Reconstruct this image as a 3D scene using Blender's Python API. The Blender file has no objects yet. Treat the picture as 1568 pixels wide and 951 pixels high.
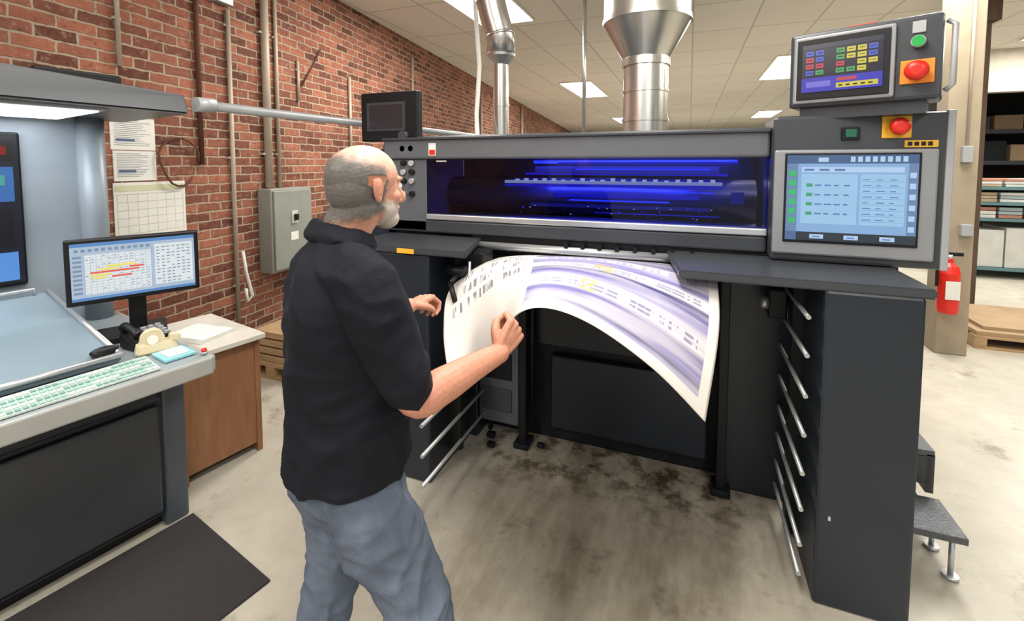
import bpy, bmesh, math, random
from mathutils import Matrix, Vector, noise as mnoise
random.seed(3)
V=Vector
def lin(v):
    v/=255.0
    return v/12.92 if v<=.04045 else ((v+.055)/1.055)**2.4
def C(r,g,b): return (lin(r),lin(g),lin(b),1)
MATS={}
def mat(name,col,rough=.5,metal=0.0,var=.08,scale=6,bump=0.0,bscale=60,emit=0.0,stretch=(1,1,1),coat=0.0,spec=.5):
    if name in MATS: return MATS[name]
    m=bpy.data.materials.new(name); m.use_nodes=True
    nt=m.node_tree; N=nt.nodes; L=nt.links
    b=N['Principled BSDF']
    tc=N.new('ShaderNodeTexCoord'); mp=N.new('ShaderNodeMapping'); mp.inputs['Scale'].default_value=stretch
    L.new(tc.outputs['Object'],mp.inputs[0])
    no=N.new('ShaderNodeTexNoise'); no.inputs['Scale'].default_value=scale; no.inputs['Detail'].default_value=5
    L.new(mp.outputs[0],no.inputs['Vector'])
    r=N.new('ShaderNodeValToRGB')
    r.color_ramp.elements[0].position=.3; r.color_ramp.elements[1].position=.7
    r.color_ramp.elements[0].color=[max(0,c*(1-var)) for c in col[:3]]+[1]
    r.color_ramp.elements[1].color=[min(1,c*(1+var)) for c in col[:3]]+[1]
    L.new(no.outputs[0],r.inputs[0]); L.new(r.outputs[0],b.inputs['Base Color'])
    b.inputs['Roughness'].default_value=rough; b.inputs['Metallic'].default_value=metal
    b.inputs['Coat Weight'].default_value=coat; b.inputs['Specular IOR Level'].default_value=spec
    if bump>0:
        n2=N.new('ShaderNodeTexNoise'); n2.inputs['Scale'].default_value=bscale; L.new(mp.outputs[0],n2.inputs['Vector'])
        bp=N.new('ShaderNodeBump'); bp.inputs['Strength'].default_value=bump; bp.inputs['Distance'].default_value=.01
        L.new(n2.outputs[0],bp.inputs['Height']); L.new(bp.outputs[0],b.inputs['Normal'])
    if emit>0:
        L.new(r.outputs[0],b.inputs['Emission Color']); b.inputs['Emission Strength'].default_value=emit
    MATS[name]=m; return m
def em(name,r,g,b,s=1.0):
    if name in MATS: return MATS[name]
    m=mat(name,C(r,g,b),rough=.25,var=.04,emit=s)
    for l in list(m.node_tree.links):
        if l.to_socket.name=='Base Color': m.node_tree.links.remove(l)
    m.node_tree.nodes['Principled BSDF'].inputs['Base Color'].default_value=(0.01,.01,.01,1)
    return m

class Obj:
    def __init__(s,name,parent=None):
        s.name=name; s.parent=parent; s.v=[]; s.f=[]; s.mi=[]; s.sm=[]; s.mats=[]; s.M=Matrix.Identity(4)
    def _m(s,m):
        if m not in s.mats: s.mats.append(m)
        return s.mats.index(m)
    def add(s,vs,fs,m,smooth=False):
        o=len(s.v); k=s._m(m)
        for p in vs: s.v.append(s.M@V(p))
        for i,f in enumerate(fs):
            s.f.append([o+j for j in f]); s.mi.append(k); s.sm.append(smooth if isinstance(smooth,bool) else smooth[i])
    def bmadd(s,bm,m,smooth=False):
        bm.verts.index_update()
        s.add([v.co.copy() for v in bm.verts],[[v.index for v in f.verts] for f in bm.faces],m,smooth); bm.free()
    def box(s,x0,x1,y0,y1,z0,z1,m,bev=0.0,R=None):
        bm=bmesh.new(); bmesh.ops.create_cube(bm,size=1)
        c=V(((x0+x1)/2,(y0+y1)/2,(z0+z1)/2)); d=(abs(x1-x0),abs(y1-y0),abs(z1-z0))
        for v in bm.verts: v.co=V((v.co.x*d[0],v.co.y*d[1],v.co.z*d[2]))
        if bev>0:
            bmesh.ops.bevel(bm,geom=bm.edges[:],offset=min(bev,min(d)*.45),segments=2,affect='EDGES',profile=.5)
        if R is not None: bmesh.ops.transform(bm,matrix=R,verts=bm.verts)
        for v in bm.verts: v.co+=c
        s.bmadd(bm,m)
    def prism(s,pts,z0,z1,m,bev=0.0):
        bm=bmesh.new()
        a=[bm.verts.new((p[0],p[1],z0)) for p in pts]; b=[bm.verts.new((p[0],p[1],z1)) for p in pts]
        bm.faces.new(a[::-1]); bm.faces.new(b); n=len(pts)
        for i in range(n): bm.faces.new([a[i],a[(i+1)%n],b[(i+1)%n],b[i]])
        bmesh.ops.recalc_face_normals(bm,faces=bm.faces)
        if bev>0: bmesh.ops.bevel(bm,geom=bm.edges[:],offset=bev,segments=2,affect='EDGES')
        s.bmadd(bm,m)
    def hexa(s,p,m,bev=0.0):
        bm=bmesh.new(); v=[bm.verts.new(q) for q in p]
        for f in [(3,2,1,0),(4,5,6,7),(0,1,5,4),(1,2,6,5),(2,3,7,6),(3,0,4,7)]: bm.faces.new([v[i] for i in f])
        bmesh.ops.recalc_face_normals(bm,faces=bm.faces)
        if bev>0: bmesh.ops.bevel(bm,geom=bm.edges[:],offset=bev,segments=2,affect='EDGES')
        s.bmadd(bm,m)
    def quad(s,p,m): s.add(p,[(0,1,2,3)],m)
    def rect(s,x0,x1,z0,z1,y,m): s.quad([(x0,y,z0),(x1,y,z0),(x1,y,z1),(x0,y,z1)],m)
    def tube(s,pts,r,m,n=14,smooth=True):
        pts=[V(p) for p in pts]; k=len(pts)
        rs=r if isinstance(r,(list,tuple)) else [r]*k
        vs=[];fs=[];sm=[]
        t0=(pts[1]-pts[0]).normalized()
        up=V((0,0,1)) if abs(t0.z)<.9 else V((1,0,0))
        a=t0.cross(up).normalized()
        for i in range(k):
            t=(pts[min(i+1,k-1)]-pts[max(i-1,0)]).normalized()
            a=(a-t*a.dot(t)).normalized(); b=t.cross(a)
            for j in range(n):
                th=2*math.pi*j/n; vs.append(pts[i]+(a*math.cos(th)+b*math.sin(th))*rs[i])
        for i in range(k-1):
            for j in range(n):
                fs.append((i*n+j,i*n+(j+1)%n,(i+1)*n+(j+1)%n,(i+1)*n+j)); sm.append(smooth)
        fs.append(tuple(range(n))[::-1]); sm.append(False)
        fs.append(tuple((k-1)*n+j for j in range(n))); sm.append(False)
        s.add(vs,fs,m,sm)
    def cyl(s,p0,p1,r,m,n=24,r2=None): s.tube([p0,p1],[r,r if r2 is None else r2],m,n)
    def lathe(s,x,y,prof,m,n=40):
        for i in range(len(prof)-1):
            vs=[]
            for r,z in prof[i:i+2]:
                for j in range(n):
                    th=2*math.pi*j/n; vs.append((x+r*math.cos(th),y+r*math.sin(th),z))
            s.add(vs,[(j,(j+1)%n,n+(j+1)%n,n+j) for j in range(n)],m,True)
        for (r,z),fl in ((prof[0],1),(prof[-1],0)):
            s.add([(x+r*math.cos(2*math.pi*j/n),y+r*math.sin(2*math.pi*j/n),z) for j in range(n)],[tuple(range(n))[::-1] if fl else tuple(range(n))],m,False)
    def ell(s,c,r,m,seg=20,R=None):
        bm=bmesh.new(); bmesh.ops.create_uvsphere(bm,u_segments=seg,v_segments=max(8,seg//2+2),radius=1)
        for v in bm.verts:
            q=V((v.co.x*r[0],v.co.y*r[1],v.co.z*r[2]))
            if R is not None: q=R@q
            v.co=q+V(c)
        s.bmadd(bm,m,True)
    def done(s):
        me=bpy.data.meshes.new(s.name); me.from_pydata([tuple(v) for v in s.v],[],s.f); 
        for m in s.mats: me.materials.append(m)
        for i,p in enumerate(me.polygons): p.material_index=s.mi[i]; p.use_smooth=s.sm[i]
        me.update()
        o=bpy.data.objects.new(s.name,me); bpy.context.scene.collection.objects.link(o)
        if s.parent: o.parent=s.parent
        return o
def empty(name,loc=(0,0,0)):
    e=bpy.data.objects.new(name,None); e.empty_display_size=.2; bpy.context.scene.collection.objects.link(e); return e
def frame(o,x,y,z=(0,0,1)):
    return Matrix(((x[0],y[0],z[0],o[0]),(x[1],y[1],z[1],o[1]),(x[2],y[2],z[2],o[2]),(0,0,0,1)))

# ---------------- materials
GREY=mat('press_grey_paint',C(92,94,98),.42,0,.05)
GREYD=mat('press_dark_paint',C(58,61,66),.36,0,.06)
NAVY=mat('press_charcoal_paint',C(30,37,46),.36,0,.1,3,spec=.45)
BLACK=mat('black_plastic',C(16,17,19),.45,0,.1,spec=.35)
IBLACK=mat('oily_black_metal',C(24,27,31),.5,.2,.3,9,.3,30,spec=.35)
SILV=mat('brushed_aluminium',C(200,203,206),.3,.7,.06)
RAIL=mat('rail_tube_steel',C(180,182,182),.32,.6,.06)
LGREY=mat('light_grey_frame',C(168,170,172),.4,.2,.05)
STEEL=mat('galvanised_steel',C(210,209,204),.27,.92,.12,3,.05,9)
WHITE=mat('white_paint',C(225,223,216),.5,0,.05)
RED=mat('red_plastic',C(215,40,25),.35,0,.05)
YEL=mat('yellow_label',C(235,180,50),.5,0,.05)
ORG=mat('orange_plate',C(235,140,40),.5,0,.05)
GRN=em('green_button_glow',40,200,90,.9)
GRND=mat('green_plastic',C(20,95,70),.35)
PAPER=mat('white_paper',C(228,226,218),.8,0,.03)

# ---------------- room
Z_C=3.6
wd=V((-.119,.993,0)).normalized(); WM=frame((-3.31,0,0),wd,V((0,0,1)).cross(wd))
def brickmat():
    m=bpy.data.materials.new('red_brick'); m.use_nodes=True; nt=m.node_tree;N=nt.nodes;L=nt.links;b=N['Principled BSDF']
    tc=N.new('ShaderNodeTexCoord'); sp=N.new('ShaderNodeSeparateXYZ'); cb=N.new('ShaderNodeCombineXYZ')
    L.new(tc.outputs['Object'],sp.inputs[0]); L.new(sp.outputs['X'],cb.inputs['X']); L.new(sp.outputs['Z'],cb.inputs['Y'])
    nw=N.new('ShaderNodeTexNoise'); nw.inputs['Scale'].default_value=16; L.new(cb.outputs[0],nw.inputs['Vector'])
    mx=N.new('ShaderNodeVectorMath'); mx.operation='MULTIPLY_ADD'; mx.inputs[1].default_value=(.022,.020,0)
    L.new(nw.outputs['Color'],mx.inputs[0]); L.new(cb.outputs[0],mx.inputs[2])
    br=N.new('ShaderNodeTexBrick'); br.inputs['Scale'].default_value=1; br.inputs['Brick Width'].default_value=.215; br.inputs['Row Height'].default_value=.074
    br.inputs['Mortar Size'].default_value=.009; br.inputs['Mortar Smooth'].default_value=.5; br.inputs['Bias'].default_value=-.02
    br.inputs['Color1'].default_value=C(172,110,88); br.inputs['Color2'].default_value=C(100,62,52); br.inputs['Mortar'].default_value=C(178,160,140)
    L.new(mx.outputs[0],br.inputs['Vector'])
    n1=N.new('ShaderNodeTexNoise'); n1.inputs['Scale'].default_value=2.3; n1.inputs['Detail'].default_value=8; n1.inputs['Roughness'].default_value=.7
    L.new(cb.outputs[0],n1.inputs['Vector'])
    n2=N.new('ShaderNodeTexNoise'); n2.inputs['Scale'].default_value=24; n2.inputs['Detail'].default_value=5; n2.inputs['Roughness'].default_value=.7
    L.new(cb.outputs[0],n2.inputs['Vector'])
    r1=N.new('ShaderNodeValToRGB'); r1.color_ramp.elements[0].position=.35; r1.color_ramp.elements[0].color=(.65,.62,.6,1); r1.color_ramp.elements[1].position=.65; r1.color_ramp.elements[1].color=(1.08,1.05,1.0,1)
    L.new(n1.outputs[0],r1.inputs[0])
    mm=N.new('ShaderNodeMix'); mm.data_type='RGBA'; mm.blend_type='MULTIPLY'; mm.inputs[0].default_value=.75
    L.new(br.outputs['Color'],mm.inputs[6]); L.new(r1.outputs[0],mm.inputs[7])
    r2=N.new('ShaderNodeValToRGB'); r2.color_ramp.elements[0].position=.55; r2.color_ramp.elements[0].color=(0,0,0,1); r2.color_ramp.elements[1].position=.74; r2.color_ramp.elements[1].color=(.6,.6,.6,1)
    L.new(n2.outputs[0],r2.inputs[0])
    m3=N.new('ShaderNodeMix'); m3.data_type='RGBA'; L.new(r2.outputs[0],m3.inputs[0]); L.new(mm.outputs[2],m3.inputs[6]); m3.inputs[7].default_value=C(198,166,144)
    r4=N.new('ShaderNodeValToRGB'); r4.color_ramp.elements[0].position=.32; r4.color_ramp.elements[0].color=(.45,.4,.4,1); r4.color_ramp.elements[1].position=.44; r4.color_ramp.elements[1].color=(1,1,1,1)
    L.new(n2.outputs[0],r4.inputs[0])
    m4=N.new('ShaderNodeMix'); m4.data_type='RGBA'; m4.blend_type='MULTIPLY'; m4.inputs[0].default_value=.8; L.new(m3.outputs[2],m4.inputs[6]); L.new(r4.outputs[0],m4.inputs[7])
    L.new(m4.outputs[2],b.inputs['Base Color']); b.inputs['Roughness'].default_value=.85; b.inputs['Specular IOR Level'].default_value=.25
    bp=N.new('ShaderNodeBump'); bp.inputs['Strength'].default_value=.6; bp.inputs['Distance'].default_value=.012; bp.invert=True
    L.new(br.outputs['Fac'],bp.inputs['Height']); L.new(bp.outputs[0],b.inputs['Normal'])
    return m
w=Obj('wall_left'); w.box(-4.5,28,0,.25,0,Z_C,brickmat()); wo=w.done(); wo.matrix_world=WM

def floormat():
    m=bpy.data.materials.new('worn_concrete'); m.use_nodes=True; nt=m.node_tree;N=nt.nodes;L=nt.links;b=N['Principled BSDF']
    tc=N.new('ShaderNodeTexCoord')
    def noise(s,d=6,r=.6,st=(1,1,1)):
        mp=N.new('ShaderNodeMapping'); mp.inputs['Scale'].default_value=st; L.new(tc.outputs['Object'],mp.inputs[0])
        n=N.new('ShaderNodeTexNoise'); n.inputs['Scale'].default_value=s; n.inputs['Detail'].default_value=d; n.inputs['Roughness'].default_value=r; L.new(mp.outputs[0],n.inputs['Vector']); return n
    def ramp(n,a,ca,c,cc):
        r=N.new('ShaderNodeValToRGB'); r.color_ramp.elements[0].position=a; r.color_ramp.elements[0].color=ca; r.color_ramp.elements[1].position=c; r.color_ramp.elements[1].color=cc; L.new(n.outputs[0] if hasattr(n,'outputs') else n,r.inputs[0]); return r
    def mulc(fac,a,b_):
        x=N.new('ShaderNodeMix'); x.data_type='RGBA'; x.blend_type='MULTIPLY'
        if isinstance(fac,float): x.inputs[0].default_value=fac
        else: L.new(fac,x.inputs[0])
        L.new(a,x.inputs[6]); L.new(b_,x.inputs[7]); return x.outputs[2]
    base=ramp(noise(.8,6,.6),.3,C(176,170,156),.7,C(202,196,182))
    mott=ramp(noise(5,8,.75),.35,(.74,.73,.71,1),.64,(1,1,1,1))
    spk=ramp(noise(2.4,6,.75),.32,C(140,128,114),.44,(1,1,1,1))
    c1=mulc(.65,base.outputs[0],mott.outputs[0]); c2=mulc(.65,c1,spk.outputs[0])
    streak=ramp(noise(2.2,6,.65,(1.9,.55,1)),.36,C(180,172,162),.62,C(244,242,238))  # dirt streaks plus shadow and reflection lines under the press, painted into colour
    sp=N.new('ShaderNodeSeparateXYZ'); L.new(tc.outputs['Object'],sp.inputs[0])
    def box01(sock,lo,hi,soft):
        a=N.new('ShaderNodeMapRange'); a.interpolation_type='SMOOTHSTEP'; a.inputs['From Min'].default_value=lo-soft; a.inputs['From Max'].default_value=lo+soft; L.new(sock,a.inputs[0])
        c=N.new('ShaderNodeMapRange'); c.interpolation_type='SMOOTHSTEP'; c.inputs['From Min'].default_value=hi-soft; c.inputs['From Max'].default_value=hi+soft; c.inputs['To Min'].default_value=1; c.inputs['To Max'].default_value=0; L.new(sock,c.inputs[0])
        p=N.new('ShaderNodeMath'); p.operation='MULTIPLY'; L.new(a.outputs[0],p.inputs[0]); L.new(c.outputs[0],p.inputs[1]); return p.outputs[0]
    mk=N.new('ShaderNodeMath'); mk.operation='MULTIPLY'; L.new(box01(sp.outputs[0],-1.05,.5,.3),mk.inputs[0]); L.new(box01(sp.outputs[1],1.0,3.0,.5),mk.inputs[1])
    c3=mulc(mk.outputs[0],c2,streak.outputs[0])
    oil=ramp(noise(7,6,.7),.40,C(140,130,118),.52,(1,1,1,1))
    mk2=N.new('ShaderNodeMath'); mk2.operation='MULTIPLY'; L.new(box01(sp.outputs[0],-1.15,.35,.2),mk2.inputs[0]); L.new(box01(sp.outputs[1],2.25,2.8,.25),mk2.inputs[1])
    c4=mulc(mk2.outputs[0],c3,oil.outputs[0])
    L.new(c4,b.inputs['Base Color']); b.inputs['Roughness'].default_value=.36
    bp=N.new('ShaderNodeBump'); bp.inputs['Strength'].default_value=.08; L.new(mott.outputs[0],bp.inputs['Height']); L.new(bp.outputs[0],b.inputs['Normal'])
    return m
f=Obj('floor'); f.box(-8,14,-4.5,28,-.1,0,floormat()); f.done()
def ceilmat():
    m=bpy.data.materials.new('ceiling_tiles'); m.use_nodes=True; nt=m.node_tree;N=nt.nodes;L=nt.links;b=N['Principled BSDF']
    tc=N.new('ShaderNodeTexCoord'); br=N.new('ShaderNodeTexBrick'); br.offset=0; br.inputs['Scale'].default_value=1
    br.inputs['Brick Width'].default_value=.76; br.inputs['Row Height'].default_value=1.2; br.inputs['Mortar Size'].default_value=.014
    br.inputs['Color1'].default_value=C(230,226,215); br.inputs['Color2'].default_value=C(223,219,208); br.inputs['Mortar'].default_value=C(196,191,180)
    L.new(tc.outputs['Object'],br.inputs['Vector']); L.new(br.outputs['Color'],b.inputs['Base Color']); b.inputs['Roughness'].default_value=.9
    return m
CW=mat('cream_wall',C(204,196,180),.8)
c=Obj('ceiling'); c.box(-8,14,-4.5,28,Z_C,Z_C+.1,ceilmat()); c.done()
w=Obj('wall_back'); w.box(-8,14,28,28.2,0,Z_C,CW); w.done()
w=Obj('wall_right'); w.box(14,14.2,-4.5,28,0,Z_C,CW); w.done()
w=Obj('wall_storage_bulkhead'); w.box(3.9,14,10.0,10.2,2.9,Z_C,CW)
w.box(3.9,14,12.6,12.7,0,Z_C,mat('storage_shade_wall',C(30,27,26),.9)); w.box(3.9,4.0,10.2,12.6,0,Z_C,mat('storage_shade_wall',C(30,27,26),.9)); w.done()  # near-black walls hold the darkness of the storage opening in their colour

LITE=mat('troffer_diffuser',C(255,252,244),.5,0,.01,emit=4.5)
for i,(x,y,p) in enumerate([(-2.3,-1.5,85),(1.6,-1.5,85),(-2.3,4.6,110),(1.9,4.6,110),(5.4,4.0,120),(-2.5,11.6,165),(1.75,10.4,165),(5.0,8.2,140),(-2.6,20,210),(2.6,19.5,210),(8,15,120),(-.4,1.2,80)]):  # troffers above and behind the camera are unseen, added for near-scene light
    o=Obj('ceiling_light'); hw,hd=.38,1.2
    if i==11: hd=1.0
    o.box(x-hw,x+hw,y-hd,y+hd,Z_C-.02,Z_C-.002,WHITE)
    o.box(x-hw+.03,x+hw-.03,y-hd+.03,y+hd-.03,Z_C-.026,Z_C-.02,LITE); o.done()
    l=bpy.data.lights.new('troffer_lamp','AREA'); l.shape='RECTANGLE'; l.size=hw*1.9; l.size_y=hd*1.9; l.energy=p; l.color=(1,.97,.91)
    lo=bpy.data.objects.new('troffer_lamp',l); lo.location=(x,y,Z_C-.04); bpy.context.scene.collection.objects.link(lo)
wl=bpy.data.worlds.new('world'); bpy.context.scene.world=wl; wl.use_nodes=True
wl.node_tree.nodes['Background'].inputs[0].default_value=(.95,.97,1,1); wl.node_tree.nodes['Background'].inputs[1].default_value=.68

# ---------------- printing press
press=empty('printing_press')
b=Obj('delivery_head',press)
YF=2.42
b.box(-1.8,.345,YF-.02,YF+.5,1.735,1.86,GREY,.012)
b.box(-1.8,.345,YF-.035,YF,1.85,1.866,GREYD,.004)
b.box(-1.8,-1.50,YF,YF+.5,1.29,1.735,GREY,.008)
b.box(-1.50,.345,YF-.01,YF+.06,1.365,1.40,SILV,.006)
b.box(-1.8,.345,YF,YF+.10,1.285,1.362,GREYD,.01)
b.box(-1.5,.345,YF+.5,YF+.55,1.2,1.85,BLACK)
b.box(-1.5,.345,YF+.1,YF+.5,1.27,1.30,BLACK)
b.box(-1.8,.345,YF+.02,YF+.55,1.862,1.875,GREYD,.004)
b.rect(-1.47,-1.42,1.755,1.83,YF-.022,PAPER); b.rect(-1.465,-1.425,1.76,1.79,YF-.023,RED)
b.rect(-1.43,-1.36,1.718,1.726,YF-.001,PAPER)
for k,z in enumerate([1.80,1.71,1.655,1.60,1.52]):
    b.cyl((-1.60,YF,z),(-1.60,YF-.02,z),.018,[BLACK,SILV,BLACK,SILV,BLACK][k],14)
    b.cyl((-1.66,YF,z),(-1.66,YF-.02,z),.018,[mat('blue_button',C(40,80,170),.4),BLACK,SILV,BLACK,SILV][k],14)
b.done()
b=Obj('blue_lit_interior',press)
BL=em('blue_glow_bright',30,50,255,2.2); BLD=em('blue_glow_dim',22,22,220,.8); BL3=em('blue_glow_deep',14,16,150,.6); BW=em('pale_blue_bar',160,178,222,.8); BW2=em('pale_bar_tip',190,205,240,.9)
RO=mat('dark_roller',C(60,62,90),.3,.5)
b.cyl((-1.48,YF+.36,1.50),(.33,YF+.36,1.50),.12,RO,36)
b.cyl((-1.48,YF+.28,1.34),(.33,YF+.28,1.34),.05,RO,24)
for (x0,x1,y,z0,z1,m_) in [(-.95,.25,.42,1.708,1.728,BL),(-.7,.22,.10,1.703,1.715,BLD),(-.6,.1,.12,1.672,1.678,BL),(-.9,.15,.30,1.645,1.69,BL3),(-.75,.05,.2,1.512,1.532,BLD),(-.65,-.1,.18,1.492,1.499,BL),(-.9,.1,.21,1.45,1.47,BL3),(-.5,.15,.17,1.425,1.430,BLD),(-1.0,.2,.40,1.635,1.65,BLD),(.20,.26,.15,1.50,1.56,BL3),(-.2,.12,.16,1.55,1.554,BL)]:  # emissive strips paint the blue haze and light streaks behind the window
    b.box(x0,x1,YF+y,YF+y+.01,z0,z1,m_)
b.box(-1.05,.16,YF+.16,YF+.19,1.590,1.608,BW,.004)  # gripper bar is no lamp; its brightness is painted as emission
b.box(-1.05,.16,YF+.165,YF+.185,1.572,1.584,BLD)
for i in range(20):
    x=-.98+i*.057; b.box(x,x+.022,YF+.16,YF+.18,1.605,1.613+.012*random.random(),BW2)
for i in range(40):
    x=-.95+random.random()*1.1; z=1.41+random.random()*.06; b.box(x,x+.010,YF+.14,YF+.145,z,z+.004,random.choice([BLD,BL,BL3,BW]))  # emissive specks paint sparkling reflections low in the window
b.done()
l=bpy.data.lights.new('uv_lamp','AREA'); l.shape='RECTANGLE'; l.size=1.2; l.size_y=.08; l.energy=20; l.color=(.05,.07,1)
lo=bpy.data.objects.new('uv_lamp',l); lo.location=(-.35,YF+.16,1.72); lo.rotation_euler=(math.radians(30),0,0); bpy.context.scene.collection.objects.link(lo); lo.parent=press
gm=bpy.data.materials.new('tinted_acrylic'); gm.use_nodes=True; nt=gm.node_tree; nt.nodes.remove(nt.nodes['Principled BSDF'])
t=nt.nodes.new('ShaderNodeBsdfTransparent'); t.inputs[0].default_value=(.70,.70,.82,1); g=nt.nodes.new('ShaderNodeBsdfGlossy'); g.inputs['Roughness'].default_value=.03
fr=nt.nodes.new('ShaderNodeFresnel'); fr.inputs[0].default_value=1.3; mx=nt.nodes.new('ShaderNodeMixShader')
nt.links.new(fr.outputs[0],mx.inputs[0]); nt.links.new(t.outputs[0],mx.inputs[1]); nt.links.new(g.outputs[0],mx.inputs[2]); nt.links.new(mx.outputs[0],nt.nodes['Material Output'].inputs[0])
b=Obj('tinted_window',press); b.box(-1.5,.345,YF+.004,YF+.010,1.40,1.737,gm); b.done()
b=Obj('press_body',press)
b.box(-1.5,.5,2.98,7.2,.0,1.80,GREYD,.02)
b.box(-1.28,.47,2.66,2.98,.0,1.27,IBLACK,.01)
b.box(-.76,.12,2.60,2.66,.10,.55,NAVY,.012)
b.box(-.86,.16,2.62,2.66,.60,1.15,NAVY,.01)
b.box(-1.8,-1.2,2.5,2.98,.0,1.285,NAVY,.01)
b.box(.2,.50,2.55,2.98,.0,1.27,NAVY,.01)
for x in (-.905,.185):
    b.box(x-.022,x+.022,2.5,2.56,.03,1.22,BLACK,.004); b.box(x-.045,x+.045,2.47,2.59,.0,.035,IBLACK,.004)
b.cyl((-.86,2.55,.2),(-.86,2.55,1.2),.012,IBLACK,10)
for (x,y,s_) in ((-1.08,2.44,.022),(-.80,2.54,.02),(-1.12,2.53,.025)):
    b.box(x-s_,x+s_,y-s_*.7,y+s_*.7,0,s_*1.3,IBLACK,.005)
SU=mat('side_unit_grey',C(84,90,97),.4,.2)
b.box(-1.19,-.93,2.5,2.62,.12,.62,SU,.01); b.box(-1.17,-.97,2.49,2.5,.40,.56,BLACK,.003); b.box(-1.17,-.97,2.49,2.5,.2,.34,GREYD,.003)
b.hexa([(-1.19,2.45,.66),(-.93,2.5,.66),(-.93,2.62,.66),(-1.19,2.62,.66),(-1.19,2.5,.85),(-.93,2.55,1.0),(-.93,2.62,1.0),(-1.19,2.62,.85)],SU,.006)
for i in range(7):
    x=-.75+i*.13; b.box(x,x+.05,2.59,2.66,.92,1.0,BLACK,.004)
b.box(-1.2,.2,2.44,2.66,1.235,1.285,BLACK)
b.cyl((-1.2,YF-.03,1.235),(-.08,YF-.03,1.235),.022,SILV,20)
b.cyl((-1.2,YF+.02,1.19),(.2,YF+.02,1.19),.015,BLACK,14)
for i in range(8):
    x=-.62+i*.09; b.box(x,x+.02,YF-.05,YF,1.255,1.275,BLACK)
b.done()
b=Obj('delivery_trays',press)
b.prism([(-.03,1.98),(.81,1.98),(.81,2.44),(-.10,2.44)],1.232,1.268,GREYD,.006)
b.prism([(-1.78,2.0),(-1.02,2.0),(-1.14,2.44),(-1.78,2.44)],1.236,1.268,GREYD,.006)
b.box(-1.42,-1.32,1.992,2.0,1.24,1.264,YEL)
b.box(-1.2,-1.02,2.2,2.34,1.13,1.23,BLACK,.01); b.cyl((-1.12,2.2,1.16),(-1.12,2.02,1.10),.012,BLACK,10); b.cyl((-1.12,2.02,1.10),(-1.07,1.98,1.02),.014,BLACK,10)
b.cyl((-1.18,2.12,1.14),(-1.08,2.12,1.14),.03,BLACK,14); b.cyl((-1.05,2.1,1.2),(-1.05,2.1,.95),.008,SILV,8)
b.done()
b=Obj('side_posts',press)
b.box(.48,.785,1.985,2.44,.0,1.235,NAVY,.012); b.box(-1.58,-1.25,2.02,2.5,.0,1.235,NAVY,.012)
b.box(.52,.528,1.98,1.99,.35,.365,SILV)
b.done()
b=Obj('guard_rails',press)
for z in (1.12,.97,.81,.655,.5,.355,.21,.09): b.tube([(.435,2.0,z),(.435,2.74,z)],.009,RAIL,12)
b.box(.44,.48,2.30,2.36,.03,1.2,BLACK); b.box(.42,.44,2.72,2.76,.03,1.2,BLACK)
for z in (.16,.31,.46): b.tube([(-1.16,1.80,z),(-1.16,2.8,z)],.010,RAIL,12)
b.box(-1.25,-1.16,2.2,2.23,.1,.5,BLACK); b.box(-1.17,-1.15,2.6,2.63,.0,.5,BLACK)
b.box(.36,.44,2.4,2.5,.98,1.12,BLACK,.01); b.cyl((.36,2.42,1.05),(.33,2.42,1.05),.03,SILV,14)
b.done()

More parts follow.
